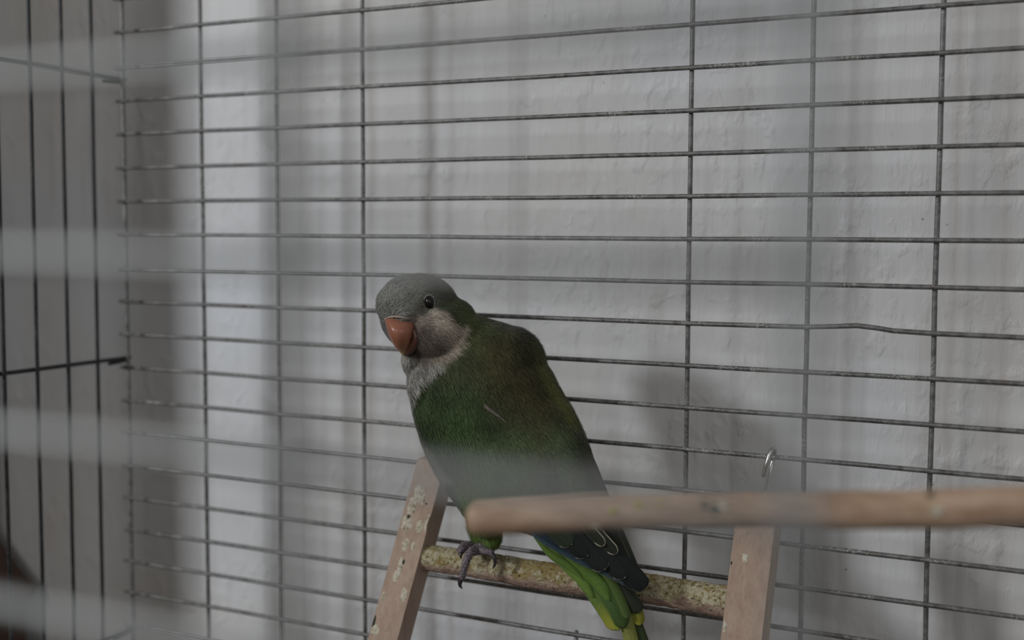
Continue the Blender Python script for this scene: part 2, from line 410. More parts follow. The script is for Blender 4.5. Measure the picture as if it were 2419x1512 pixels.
def rung(z, rad, dz=0):
    pa = Vector((LX[0][1] - .004 - FLARE[0] * (ZO - .2553 - z), rail_y(z) + TH * .5 + .0008, z)); pb = Vector((LX[1][0] + .004, rail_y(z) + TH * .5 + .0008, z + dz)); n_ = 150; seg = 40
    vs = []; fs = []
    for i in range(n_ + 1):
        c = pa.lerp(pb, i / n_); c.z += .0004 * math.sin(i * .07); r0 = rad * (1 + .08 * i / n_)
        for k in range(seg):
            a = 2 * math.pi * k / seg; d = Vector((0, math.cos(a), math.sin(a)))
            p = c + d * r0
            r = 1 + .05 * noise.noise(p * 120) + .045 * noise.noise(p * 420) + .03 * noise.noise(p * 1100)
            vs.append(c + d * r0 * r)
    for i in range(n_):
        for k in range(seg):
            k2 = (k + 1) % seg; fs.append((i * seg + k, (i + 1) * seg + k, (i + 1) * seg + k2, i * seg + k2))
    fs.append(tuple(range(seg))); fs.append(tuple(range((n_ + 1) * seg - 1, n_ * seg - 1, -1)))
    return link('rung', mesh('rung', vs, fs), BARK, lad)
RZ = ZO - .3035
rg = rung(RZ, .0066); rg['label'] = 'rough bark-covered rung'
rung(ZO - .405, .0066)
RY = rail_y(RZ) + TH * .5 - .002

# ================================================================= PERCH IN FRONT
pA = at(1106, 1227, .372); pB = at(2419, 1188, .340)
pd = (pB - pA); tE = (X1 - .001 - pA.x) / pd.x
pE = pA + pd * tE
perch = thing('wooden_perch', 'smooth blurred wooden perch stick crossing in front of the parakeet', 'perch', tuple(pE))
n_ = 120; seg = 28; vs = []; fs = []; dn = pd.normalized(); e1 = dn.orthogonal().normalized(); e2 = dn.cross(e1)
for i in range(n_ + 1):
    t = i / n_; c = pA.lerp(pE, t); L = (pE - pA).length * t
    r0 = .0053 + .0004 * min(1, t * 2) ; 
    c = c + Vector((0, 0, .0010 * math.sin(t * 9)))
    if L < .003: r0 *= (.62 + .38 * math.sqrt(1 - (1 - L / .003) ** 2))
    for k in range(seg):
        a = 2 * math.pi * k / seg; d = e1 * math.cos(a) + e2 * math.sin(a)
        vs.append(c + d * r0 * (1 + .05 * noise.noise((c + d * r0) * 70)))
for i in range(n_):
    for k in range(seg):
        k2 = (k + 1) % seg; fs.append((i * seg + k, i * seg + k2, (i + 1) * seg + k2, (i + 1) * seg + k))
fs.append(tuple(range(seg - 1, -1, -1))); fs.append(tuple(range(n_ * seg, (n_ + 1) * seg)))
stick = link('stick', mesh('stick', vs, fs), PERCH, perch)
for (u, v, hw, hh, mt) in [(1657, 1186, 9, 12, DROPPING_DARK), (1680, 1196, 10, 13, DROPPING_DARK), (1700, 1184, 14, 10, DROPPING), (1500, 1190, 12, 8, DROPPING_YELLOW),
                           (1440, 1205, 10, 9, DROPPING_YELLOW), (1555, 1183, 9, 7, DROPPING_YELLOW), (2180, 1200, 16, 10, DROPPING), (2170, 1165, 8, 8, DROPPING_DARK), (1400, 1238, 12, 6, DROPPING)]:
    P = at(u, v, .36); t = (P - pA).dot(dn) / (pE - pA).dot(dn); c = pA.lerp(pE, t) + Vector((0, 0, .0010 * math.sin(t * 9)))
    up = MR @ Vector((0, 1, 0)); off = (c - at(u, v, (c - CAM).dot(-TOCAM))).dot(up) * -1
    rr = .0058; off = max(-.9 * rr, min(.9 * rr, off)); al = math.asin(off / rr); s = .36 / FPX
    vs = []; fs = []; nr, na = 4, 18
    side_ = TOCAM
    for a_ in range(nr + 1):
        for q in range(na):
            th = 2 * math.pi * q / na; w_ = 1 + .3 * noise.noise(Vector((math.cos(th), math.sin(th), u)))
            du = math.cos(th) * hw * s * a_ / nr * w_; dv = math.sin(th) * hh * s * a_ / nr * w_ / rr
            A_ = al + dv; vs.append(c + dn * du + (up * math.sin(A_) + side_ * math.cos(A_)) * (rr * 1.03 + .0004 * (1 - a_ / nr)))
    for a_ in range(nr):
        for q in range(na):
            q2 = (q + 1) % na; fs.append((a_ * na + q, (a_ + 1) * na + q, (a_ + 1) * na + q2, a_ * na + q2))
    link('dropping', mesh('dropping', vs, fs), mt, perch)

# ================================================================= PARAKEET
def mat_feather(name, rough=.75):
    n = NT(name); a = n.n('ShaderNodeVertexColor'); a.layer_name = 'Col'
    k = n.noise(n.coord(), 900, 3, .6)
    col = n.mix(n.math('MULTIPLY', k, .45), a.outputs[0], (0, 0, 0, 1))
    n.b.inputs['Sheen Weight'].default_value = .15
    return n.out(col, rough, 0, None, .18)
FEATHER = mat_feather('plumage'); BLADE = mat_feather('flight_feather_vane', .55)
def setcol(me, cols):
    at_ = me.color_attributes.new('Col', 'FLOAT_COLOR', 'POINT')
    c = np.ones((len(me.vertices), 4), np.float32); c[:, :3] = cols
    at_.data.foreach_set('color', c.ravel())

def loft(rings, seg=36, sub=5, win=1):
    R_ = smoothpath(rings, (len(rings) - 1) * sub + 1); vs = []; fs = []
    n = len(R_)
    for i, r in enumerate(R_):
        a = R_[max(i - win, 0)]; b = R_[min(i + win, n - 1)]
        t = np.array([b[0] - a[0], b[1] - a[1]]); t /= np.linalg.norm(t); nx, ny = -t[1], t[0]
        s = r[3] / FPX
        W = (MR @ Vector((nx, -ny, 0))).normalized()
        Cc = at(r[0], r[1], r[3]); Dn = (Cc - CAM).normalized()
        for k in range(seg):
            th = 2 * math.pi * k / seg; vs.append(Cc + W * (math.cos(th) * r[2] * s) + Dn * (math.sin(th) * r[4]))
    for i in range(n - 1):
        for k in range(seg):
            k2 = (k + 1) % seg; fs.append((i * seg + k, i * seg + k2, (i + 1) * seg + k2, (i + 1) * seg + k))
    fs.append(tuple(range(seg))[::-1]); fs.append(tuple(range((n - 1) * seg, n * seg)))
    return vs, fs
def ellipsoid(u, v, D, ru, rv, rd, ang=0, nu=28, nv=18):
    s = D / FPX; Cc = at(u, v, D); ca, sa = math.cos(ang), math.sin(ang)
    A = MR @ Vector((ca, sa, 0)); B = MR @ Vector((-sa, ca, 0)); T = TOCAM
    vs = [Cc + B * rv * s]; fs = []
    for i in range(1, nv):
        ph = math.pi * i / nv
        for k in range(nu):
            th = 2 * math.pi * k / nu
            vs.append(Cc + A * (math.sin(ph) * math.cos(th) * ru * s) + B * (math.cos(ph) * rv * s) + T * (math.sin(ph) * math.sin(th) * rd))
    vs.append(Cc - B * rv * s)
    for k in range(nu): fs.append((0, 1 + k, 1 + (k + 1) % nu))
    for i in range(nv - 2):
        for k in range(nu):
            a = 1 + i * nu + k; b = 1 + i * nu + (k + 1) % nu; fs.append((a, a + nu, b + nu, b))
    l = 1 + (nv - 2) * nu; e = len(vs) - 1
    for k in range(nu): fs.append((l + k, e, l + (k + 1) % nu))
    return vs, fs
BODY = [  # u, v, half width px, depth, half depth m
    (985, 752, 70, .590, .014), (1010, 775, 84, .590, .0165), (1032, 800, 96, .590, .0185), (1060, 826, 116, .589, .0205), (1099, 868, 152, .588, .0228), (1137, 936, 171, .586, .0245),
    (1172, 1010, 176, .584, .0250), (1211, 1073, 176, .580, .0245), (1252, 1130, 166, .575, .0225), (1322, 1182, 112, .568, .0170), (1364, 1238, 80, .563, .0110),
    (1398, 1296, 56, .559, .0065), (1432, 1350, 34, .5555, .0035), (1448, 1390, 20, .553, .0022)]
parts = [loft(BODY, win=9), ellipsoid(992, 740, .590, 95, 94, .0212), ellipsoid(1034, 784, .581, 74, 72, .0172, .3),
         ellipsoid(943, 720, .585, 54, 53, .0150), ellipsoid(965, 716, .588, 68, 67, .0185), ellipsoid(958, 748, .5835, 44, 40, .0165), ellipsoid(1196, 862, .586, 92, 92, .0190, -.5), ellipsoid(1058, 764, .590, 68, 64, .0185), ellipsoid(1124, 822, .589, 70, 60, .0195),
         ellipsoid(1005, 905, .587, 42, 70, .0150, .15), ellipsoid(975, 850, .585, 26, 40, .010, .1),
         ellipsoid(1150, 1205, .586, 48, 62, .014), ellipsoid(1160, 1262, .590, 26, 34, .0058), ellipsoid(1132, 1240, .597, 26, 45, .006)]
vs = []; fs = []
for a, b in parts:
    o0 = len(vs); vs += a; fs += [tuple(i + o0 for i in f) for f in b]
tmp = bpy.data.objects.new('tmp', mesh('tmp', vs, fs)); COL.objects.link(tmp)
md = tmp.modifiers.new('r', 'REMESH'); md.mode = 'VOXEL'; md.voxel_size = .00085
ms = tmp.modifiers.new('s', 'SMOOTH'); ms.factor = .5; ms.iterations = 26
dg = bpy.context.evaluated_depsgraph_get()
bme = bpy.data.meshes.new_from_object(tmp.evaluated_get(dg)); bpy.data.objects.remove(tmp)
bird = thing('monk_parakeet', 'green parakeet with grey crown and orange beak perched on the ladder rung', 'bird', tuple(at(1140, 1325, .590)))
body = link('body', bme, FEATHER, bird)
nv = len(bme.vertices); VC = np.empty(nv * 3, np.float32); bme.vertices.foreach_get('co', VC); VC = VC.reshape(-1, 3)

def inpoly(u, v, poly, soft):
    """soft mask: 1 inside, 0 outside, linear ramp of +-soft px across the outline"""
    poly = np.array(poly, float); ins = np.zeros(len(u), bool); dm = np.full(len(u), 1e9)
    for i in range(len(poly)):
        x1, y1 = poly[i]; x2, y2 = poly[(i + 1) % len(poly)]
        c = ((y1 > v) != (y2 > v)); xx = (x2 - x1) * (v - y1) / ((y2 - y1) if y2 != y1 else 1e-9) + x1
        ins ^= c & (u < xx)
        dx, dy = x2 - x1, y2 - y1; t = np.clip(((u - x1) * dx + (v - y1) * dy) / (dx * dx + dy * dy), 0, 1)
        dm = np.minimum(dm, np.hypot(u - x1 - t * dx, v - y1 - t * dy))
    sd = np.where(ins, dm, -dm); return np.clip(.5 + sd / (2 * soft), 0, 1)
def lin(*c): return np.array(srgb(*c)[:3])
def fnoise(P, s, off=0):
    out = np.zeros(len(P))
    k = rng.normal(size=(10, 3)) if False else np.random.default_rng(int(s * 13) + off).normal(size=(10, 3)); ph = np.random.default_rng(off + 5).uniform(0, 6.28, 10)
    for a, b in zip(k, ph): out += np.sin(P @ a * s + b)
    return out / 10 ** .5 * .7
def plumage(P):
    u, v, d = topix(P)
    n1 = fnoise(P, 120, 1); n2 = fnoise(P, 420, 2); n3 = fnoise(P, 1500, 3)
    un = u + n2 * 5 + n3 * 2; vn = v + np.roll(n2, 7) * 5 + n3 * 2
    c = np.tile(lin(80, 89, 56), (len(P), 1))
    def put(poly, col, soft, amt=1.0):
        nonlocal c
        m = (inpoly(un, vn, poly, soft) * amt)[:, None]; c = c * (1 - m) + np.asarray(col) * m
    put([(960, 900), (1130, 940), (1160, 1010), (1100, 1110), (1000, 1080), (950, 980)], lin(70, 98, 50), 45, .9)      # breast green
    put([(1120, 760), (1230, 760), (1320, 860), (1360, 960), (1280, 1010), (1180, 960), (1120, 860)], lin(84, 78, 44), 45, .8)  # olive mantle
    put([(1170, 800), (1260, 830), (1310, 930), (1260, 980), (1180, 920)], lin(74, 70, 40), 35, .6)
    put([(1255, 790), (1330, 880), (1420, 1120), (1390, 1120), (1320, 960), (1270, 870)], lin(122, 128, 48), 14, .7)     # yellow-green back rim
    put([(1300, 1010), (1350, 1010), (1420, 1190), (1440, 1260), (1340, 1230), (1300, 1120)], lin(94, 112, 76), 25, .7)
    put([(1340, 1010), (1375, 1000), (1450, 1210), (1430, 1260), (1400, 1200)], lin(80, 84, 62), 8, .9)
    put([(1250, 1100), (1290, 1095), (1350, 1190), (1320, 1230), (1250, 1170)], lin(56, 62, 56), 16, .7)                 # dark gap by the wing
    put([(1100, 1050), (1220, 1030), (1270, 1110), (1230, 1220), (1110, 1190)], lin(84, 108, 62), 40, .6)
    put([(1080, 1150), (1200, 1200), (1250, 1290), (1120, 1320), (1070, 1230)], lin(122, 154, 62), 20, .95)              # bright green thigh, its lit look put into the colour
    put([(1270, 1270), (1400, 1330), (1470, 1400), (1480, 1450), (1380, 1400), (1290, 1320)], lin(100, 132, 48), 14, .9)
    put([(950, 960), (978, 975), (998, 1030), (1030, 1080), (1066, 1128), (1040, 1140), (960, 1060), (930, 960)], lin(176, 172, 158), 6, .85)   # pale breast edge
    bib = [(930, 800), (1000, 855), (1052, 862), (1020, 884), (992, 912), (976, 945), (970, 985), (955, 990), (930, 900)]
    sc = .5 + .5 * np.sin((u * .35 + v * .95) / 3.6 + n2 * 1.6)
    put([(900, 756), (935, 756), (960, 790), (965, 850), (930, 840), (895, 800)], lin(150, 146, 138), 6)
    put(bib, lin(226, 222, 212), 5); mb = inpoly(un, vn, bib, 5)[:, None] * (sc[:, None] * .42); c = c * (1 - mb) + lin(128, 124, 118) * mb
    put([(1040, 660), (1070, 660), (1130, 720), (1180, 790), (1110, 800), (1060, 750), (1030, 730), (1034, 700)], lin(80, 90, 48), 12)  # nape
    crown = [(860, 620), (1000, 630), (1045, 658), (1040, 700), (1022, 738), (980, 760), (900, 770), (860, 740)]
    put(crown, lin(150, 152, 142), 12)
    put([(960, 640), (1050, 650), (1050, 720), (990, 740), (980, 690)], lin(122, 124, 108), 14, .8)
    put([(890, 690), (960, 680), (970, 740), (900, 752)], lin(168, 170, 162), 16, .7)
    put([(978, 715), (1004, 700), (1032, 740), (1000, 765), (972, 752)], lin(104, 98, 86), 8, .8)                         # dusky lores
    cheek = [(965, 745), (1005, 748), (1030, 728), (1052, 742), (1072, 762), (1100, 768), (1107, 780), (1097, 812), (1076, 842), (1040, 860), (998, 862), (968, 840)]
    put(cheek, lin(184, 168, 150), 5)
    put([(960, 745), (1010, 755), (1045, 800), (1060, 830), (1020, 850), (975, 845)], lin(122, 108, 98), 20, .85)
    put([(1028, 735), (1050, 745), (1068, 765), (1055, 780), (1020, 765)], lin(196, 184, 166), 8, .7)
    c = c * .80 + c.mean(1)[:, None] * .14
    return c * (1 + .22 * n2[:, None] * .6 + (.30 * n1 + .22 * fnoise(P, 230, 9))[:, None]).clip(.4, 1.6)
setcol(bme, plumage(VC) * .62)

# fine barbs over the whole body: one part, uncountable
nf = len(bme.loop_triangles) if len(bme.loop_triangles) else 0
bme.calc_loop_triangles(); nt = len(bme.loop_triangles)
TI = np.empty(nt * 3, np.int32); bme.loop_triangles.foreach_get('vertices', TI); TI = TI.reshape(-1, 3)
VN = np.empty(nv * 3, np.float32); bme.vertices.foreach_get('normal', VN); VN = VN.reshape(-1, 3)
A3 = VC[TI]; ar = .5 * np.linalg.norm(np.cross(A3[:, 1] - A3[:, 0], A3[:, 2] - A3[:, 0]), axis=1)
NS = 150000
ti = rng.choice(nt, NS, p=ar / ar.sum()); b = rng.uniform(size=(NS, 2)); fl_ = b.sum(1) > 1; b[fl_] = 1 - b[fl_]
w3 = np.c_[1 - b.sum(1), b]; Pp = (A3[ti] * w3[:, :, None]).sum(1); Nn = (VN[TI[ti]] * w3[:, :, None]).sum(1); Nn /= np.linalg.norm(Nn, axis=1)[:, None]
u_, v_, d_ = topix(Pp)
beak0 = np.array(at(940, 765, .572)); headc = np.array(at(988, 747, .590))
axis_dirs = []; ax_pts = [np.array(at(r[0], r[1], r[3])) for r in BODY]
axp = np.array(ax_pts[2:]); tan = np.gradient(axp, axis=0); tan /= np.linalg.norm(tan, axis=1)[:, None]
dd = np.linalg.norm(Pp[:, None] - axp[None], axis=2); wgt = np.exp(-(dd / .014) ** 2) + 1e-9; flow = (wgt[:, :, None] * tan[None]).sum(1) / wgt.sum(1)[:, None]
radial = Pp - beak0; radial /= np.linalg.norm(radial, axis=1)[:, None]
hb = np.clip(1.35 - np.linalg.norm(Pp - headc, axis=1) / .026, 0, 1)[:, None] ** .7
flow = flow * (1 - hb) + radial * hb
legm = inpoly(u_, v_, [(1110, 1225), (1200, 1235), (1215, 1310), (1110, 1310)], 20)[:, None]
flow = flow * (1 - legm) + np.array([0.1, 0, -1]) * legm
flow += rng.normal(size=flow.shape) * .16
flow -= Nn * (flow * Nn).sum(1)[:, None]; flow /= np.linalg.norm(flow, axis=1)[:, None] + 1e-9
side_v = np.cross(Nn, flow)
headness = np.clip(1.5 - np.linalg.norm(Pp - headc, axis=1) / .024, 0, 1)
Ls = (.0050 * (1 - headness) + .0024 * headness) * rng.uniform(.6, 1.3, NS) * (1 - .25 * legm[:, 0])
Ws = (.00016 * (1 - headness) + .00011 * headness) * rng.uniform(.7, 1.3, NS)
lift = rng.uniform(.02, .15, NS) * (1 - .6 * headness)
# keep strands off the beak and the eye
eyeP = np.array(at(1014, 715, .5708))
keep = (np.linalg.norm(Pp - eyeP, axis=1) > .0034)
keep &= ~((v_ > 1322) & (u_ > 1300))
keep &= ~((u_ > 908) & (u_ < 976) & (v_ > 762) & (v_ < 840) & (d_ < .585))
Ls = np.where(np.linalg.norm(Pp - eyeP, axis=1) < .0062, Ls * .35, Ls)
Pp, Nn, flow, side_v, Ls, Ws, lift = [x[keep] for x in (Pp, Nn, flow, side_v, Ls, Ws, lift)]; NS = len(Pp)
c0 = plumage(Pp + flow * .001) * rng.uniform(.74, 1.2, (NS, 1))
rows = []
for f, wv, lf in ((0, 1.0, -.02), (.35, 1.0, .10), (.7, .7, .16)):
    ctr = Pp + flow * (Ls * f)[:, None] + Nn * (Ls * lf * (lift / .12))[:, None] + Nn * .0001
    rows += [ctr - side_v * (Ws * wv)[:, None], ctr + side_v * (Ws * wv)[:, None]]
tip = Pp + flow * Ls[:, None] + Nn * (Ls * lift * 1.3)[:, None]
SV_ = np.stack(rows + [tip], 1).reshape(-1, 3)
base = np.arange(NS)[:, None] * 7
quads = np.concatenate([base + np.array([0, 1, 3, 2]), base + np.array([2, 3, 5, 4])]); tris = base + np.array([4, 5, 6])
me = bpy.data.meshes.new('barbs'); me.vertices.add(len(SV_)); me.vertices.foreach_set('co', SV_.astype(np.float32).ravel())
loops = np.concatenate([quads.ravel(), tris.ravel()]); me.loops.add(len(loops)); me.loops.foreach_set('vertex_index', loops.astype(np.int32))
npoly = len(quads) + len(tris); me.polygons.add(npoly)
ls = np.concatenate([np.arange(len(quads)) * 4, len(quads) * 4 + np.arange(len(tris)) * 3]).astype(np.int32); me.polygons.foreach_set('loop_start', ls)
me.update(calc_edges=True)
cc = np.repeat(c0, 7, axis=0); setcol(me, cc)
bo = link('fine_feathers', me, FEATHER, body); bo['kind'] = 'stuff'

# eye, ring, beak
EYED = mat = NT('black_eye').out((.006, .005, .005), .22, 0, None, .3)
RINGM = plain('grey_eye_skin', srgb(140, 134, 132), .6, 0, 400)
def surf_depth(u, v):
    m = np.hypot(topix(VC)[0] - u, topix(VC)[1] - v) < 5; return topix(VC)[2][m].min()
def eye_at(u, v, D, near=True):
    vs, fs = ellipsoid(u, v, D + .0009, 11.6, 17.4, .0026, .12)
    e = link('eye', mesh('eye', vs, fs), EYED, bird)
    s = D / FPX; pts = []
    for k in range(33):
        a = 2 * math.pi * k / 32; pts.append(at(u + 12.8 * math.cos(a), v + 18.2 * math.sin(a), D - .0002 + .0007 * abs(math.cos(a))))
    vs, fs = tube(pts, [.00028 * (1 + .3 * noise.noise(p * 900)) for p in pts], 8)
    link('eye_ring', mesh('eye_ring', vs, fs), RINGM, e)
de = surf_depth(1014, 715); eye_at(1014, 715, de - .0002)
# far-side eye mirrored over the head
n3 = (at(988, 747, .590) - at(1014, 715, de))
P2 = at(899, 712, .5955)
bm = bmesh.new(); bmesh.ops.create_uvsphere(bm, u_segments=20, v_segments=14, radius=.0030); bmesh.ops.translate(bm, verts=bm.verts, vec=P2 + (at(988, 740, .590) - P2).normalized() * .0012)
me = bpy.data.meshes.new('eye'); bm.to_mesh(me); bm.free(); link('eye', me, EYED, bird)

n = NT('orange_horn'); tc = n.n('ShaderNodeVertexColor'); tc.layer_name = 'Col'; k = n.noise(n.coord(), 700, 3)
HORN = n.out(n.mix(n.math('MULTIPLY', k, .25), tc.outputs[0], (.28, .13, .08)), .33, 0, n.bump(k, .1, .0002), .45)
HORN.node_tree.nodes['Principled BSDF'].inputs['Subsurface Weight'].default_value = .1
HORN.node_tree.nodes['Principled BSDF'].inputs['Subsurface Radius'].default_value = (.002, .001, .0005)
DB = .5705
# upper mandible: rings from cere down to the hooked tip (u_left, u_right, v_left, v_right, depth centre, forward bulge)
UM = [(908, 978, 752, 757, .5735, .0045), (911, 979, 764, 770, .5718, .0070), (915, 976, 780, 786, .5706, .0080), (921, 972, 797, 801, .5705, .0075), (928, 968, 812, 814, .5712, .0062),
      (936, 964, 824, 825, .5720, .0045), (944, 960, 832, 833, .5728, .0026), (950, 957, 839, 839, .5733, .0012)]
vs = []; fs = []; seg = 24; cols = []
UMs = smoothpath(UM, 40)
for r in UMs:
    ul, ur, vl, vr, D, bl = r
    cu, cv = (ul + ur) / 2, (vl + vr) / 2; hu, hv = (ur - ul) / 2, (vr - vl) / 2
    for k in range(seg):
        a = 2 * math.pi * k / seg; x = math.cos(a); y = math.sin(a)
        x2 = x - .18 * max(0, y) * (1 - x * x); dep = D - (bl * max(y, 0) ** .8 if y > 0 else .006 * y)
        vs.append(at(cu + x2 * hu, cv + hv * x - 2.5 * max(y, 0), dep)); cols.append((cu + x2 * hu, cv, y))
for i in range(len(UMs) - 1):
    for k in range(seg):
        k2 = (k + 1) % seg; fs.append((i * seg + k, i * seg + k2, (i + 1) * seg + k2, (i + 1) * seg + k))
fs.append(tuple(range(seg))[::-1]); fs.append(tuple(range((len(UMs) - 1) * seg, len(UMs) * seg)))
me = mesh('beak', vs, fs)
ca = []
for (x, v, y) in cols:
    t = max(0, min(1, (v - 790) / 45)); c = lin(154, 100, 80) * (1 - t) + lin(146, 100, 76) * t
    e = max(0, 1 - (v - 752) / 6); c = c * (1 - e) + lin(226, 196, 172) * e
    tt = max(0, (v - 828) / 12); c = c * (1 - tt) + lin(196, 176, 112) * tt
    ca.append(c)
setcol(me, np.array(ca)); beak = link('upper_beak', me, HORN, bird); beak['label'] = 'orange curved upper beak'
# pale cere rim
cr = [at(u, v, d) for u, v, d in ((908, 756, .5712), (918, 750, .5690), (934, 748, .5672), (950, 750, .5668), (964, 753, .5680), (974, 759, .5700), (979, 768, .5722))]
cp = smoothpath([tuple(c) for c in cr], 24); vs, fs = tube(cp, [.00025 + .0003 * math.sin(math.pi * i / 23) for i in range(24)], 10)
ce = link('cere', mesh('cere', vs, fs), plain('pale_cere', srgb(176, 158, 146), .6, 0, 300), bird); ce['label'] = 'pale rim above the beak'
# lower mandible
LM = [(977, 778, 8, .5705, .003), (981, 793, 10, .5702, .0035), (980, 808, 11, .5708, .004), (972, 821, 12, .5720, .004), (961, 832, 9, .5733, .003), (955, 838, 5, .5738, .0015)]
vs, fs = loft(LM, 20, 4); me = mesh('lower', vs, fs); setcol(me, np.tile(lin(84, 54, 44), (len(vs), 1)))
lb = link('lower_beak', me, HORN, bird); lb['label'] = 'darker lower beak tucked behind the upper one'

# feather blades
def blade(name, ctrl, hw, col, edge=None, tipcol=None, parent=bird, arch=.0010, round_tip=.12, sidefade=None, tilt=0.0, em=.16):
    K = 76; W = 17; C_ = smoothpath(ctrl, K); vs = []; fs = []; cols = []
    col = lin(*col); col = col * .66 + col.mean() * .1; ed = lin(*edge) if edge else None; tp = lin(*tipcol) * .8 if tipcol else None
    LEN = sum(math.hypot(q[0] - p[0], q[1] - p[1]) for p, q in zip(C_[:-1], C_[1:]))
    for i, c in enumerate(C_):
        t = i / (K - 1); a = C_[max(i - 1, 0)]; b = C_[min(i + 1, K - 1)]
        tx, ty = b[0] - a[0], b[1] - a[1]; L = math.hypot(tx, ty); nx, ny = -ty / L, tx / L
        w_ = hw * min(1, (.35 + t * 2.2)); 
        if t > 1 - round_tip: q = (t - (1 - round_tip)) / round_tip; w_ *= math.sqrt(max(0.0, 1 - q * q)) 
        w_ = max(w_, .3)
        for j in range(W):
            s = -1 + 2 * j / (W - 1)
            D = c[2] - arch * (1 - s * s) + tilt * s - .00018 * math.cos(s * 2) + .00006 * math.sin(t * 260 + abs(s) * 12)
            vs.append(at(c[0] + nx * w_ * s, c[1] + ny * w_ * s, D))
            cc_ = col * (.85 + .3 * (.5 + .5 * math.sin(t * 150 + abs(s) * 20)) * .5) * (.8 if abs(s) < .1 else 1)
            if tp is not None: k = max(0, min(1, (t - .62) / .3)); cc_ = cc_ * (1 - k) + tp * k
            if sidefade is not None and s > 0: cc_ = cc_ * (1 - s * .8) + lin(*sidefade) * s * .8
            if ed is not None:
                ew = em * 14; lat = w_ * (1 - abs(s)); tipd = (1 - t) * LEN
                if s > 0: lat += max(0, tipd - 16) * .5
                e = max(0, min(1, 1 - (min(lat, tipd * 1.3) - ew) / 1.0)) * max(0, min(1, (t - .5) * 4))
                cc_ = cc_ * (1 - e) + ed * e
            cols.append(cc_)
    for i in range(K - 1):
        for j in range(W - 1):
            a = i * W + j; fs.append((a, a + 1, a + W + 1, a + W))
    me = mesh(name, vs, fs); setcol(me, np.array(cols))
    o = link(name, me, BLADE, parent); so = o.modifiers.new('t', 'SOLIDIFY'); so.thickness = .0002; so.offset = -1
    return o
CR = (206, 200, 176)
DB1 = (32, 42, 38); DB2 = (27, 33, 33); BLU = (40, 64, 80)
wing = bpy.data.objects.new('wing', None); COL.objects.link(wing); wing.parent = bird; wing.matrix_parent_inverse = Matrix.Translation(-bird.location)
wing['label'] = 'folded near wing with dark blue flight feathers edged in cream'
def flight(ctrl, hw, col, **kw): return blade('flight_feather', ctrl, hw, col, parent=wing, **kw)
# long outer primaries along the lower wing edge, then the layers above it, top one last
flight([(1210, 1190, .5585), (1262, 1262, .5515), (1345, 1314, .5478), (1430, 1355, .5440), (1512, 1395, .5412)], 6, (60, 92, 104), sidefade=None)
flight([(1225, 1185, .5580), (1285, 1262, .5508), (1360, 1306, .5470), (1440, 1350, .5434), (1519, 1394, .5406)], 10, BLU)
flight([(1240, 1180, .5580), (1300, 1250, .5500), (1380, 1306, .5462), (1455, 1346, .5428), (1522, 1394, .5400)], 19, DB2)
flight([(1330, 1160, .5570), (1400, 1262, .5464), (1460, 1320, .5428), (1500, 1362, .5404), (1523, 1392, .5392)], 22, DB2)
flight([(1310, 1150, .5580), (1370, 1240, .5475), (1425, 1302, .5440), (1477, 1366, .5408)], 24, DB1, edge=CR, em=.09)
flight([(1280, 1150, .5590), (1330, 1228, .5482), (1382, 1288, .5448), (1430, 1346, .5416)], 25, DB1, edge=CR, em=.10)
flight([(1250, 1150, .5595), (1295, 1215, .5490), (1345, 1268, .5460), (1389, 1314, .5432)], 25, DB2, edge=CR, em=.10)
flight([(1225, 1150, .5600), (1262, 1200, .5497), (1310, 1246, .5468), (1352, 1287, .5446)], 24, (54, 66, 48), edge=CR, em=.10)
flight([(1345, 1165, .5560), (1385, 1228, .5460), (1420, 1268, .5436), (1457, 1309, .5414)], 14, (46, 52, 40), edge=CR, em=.16)
flight([(1330, 1165, .5560), (1360, 1215, .5456), (1390, 1248, .5436), (1428, 1290, .5416)], 13, (50, 56, 38), edge=CR, em=.16)
far = bpy.data.objects.new('far_wing', None); COL.objects.link(far); far.parent = bird; far.matrix_parent_inverse = Matrix.Translation(-bird.location)
far['label'] = 'edge of the far wing showing along the back'
blade('flight_feather', [(1340, 965, .5760), (1382, 1065, .5700), (1416, 1150, .5640), (1450, 1235, .5575), (1493, 1335, .5510), (1515, 1384, .5480)], 14, (58, 66, 52), parent=far, round_tip=.3)
blade('flight_feather', [(1330, 980, .5700), (1368, 1070, .5655), (1403, 1150, .5605), (1438, 1240, .5550), (1476, 1325, .5495), (1500, 1368, .5460)], 15, (42, 46, 36), parent=far, edge=(110, 110, 84), em=.08)
# tail
tail = bpy.data.objects.new('tail', None); COL.objects.link(tail); tail.parent = bird; tail.matrix_parent_inverse = Matrix.Translation(-bird.location)
tail['label'] = 'green tail fading to yellow tips'
def tf(ctrl, hw, col, **kw): return blade('tail_feather', ctrl, hw, col, parent=tail, **kw)
GY = (176, 178, 66)
tf([(1440, 1330, .5520), (1475, 1400, .5490), (1505, 1480, .5450), (1540, 1580, .5400)], 15, (66, 84, 40))
tf([(1450, 1340, .5510), (1480, 1390, .5485), (1500, 1430, .5455), (1512, 1478, .5430)], 15, (132, 138, 48), tipcol=(150, 150, 50))
tf([(1440, 1335, .5500), (1466, 1380, .5475), (1492, 1418, .5445), (1512, 1446, .5425)], 17, (44, 50, 32))
tf([(1440, 1360, .5495), (1470, 1430, .5455), (1488, 1500, .5420), (1510, 1590, .5380)], 17, (150, 158, 64), tipcol=(178, 180, 86))
tf([(1310, 1285, .5560), (1378, 1370, .5505), (1420, 1430, .5460), (1456, 1488, .5425)], 17, (118, 150, 52), tipcol=GY)
tf([(1350, 1322, .5530), (1400, 1380, .5490), (1436, 1440, .5450), (1462, 1490, .5420)], 14, (96, 132, 46), tipcol=(150, 162, 60))
tf([(1390, 1330, .5510), (1425, 1385, .5475), (1452, 1435, .5440), (1474, 1482, .5412)], 20, (78, 116, 42), tipcol=(66, 92, 36))
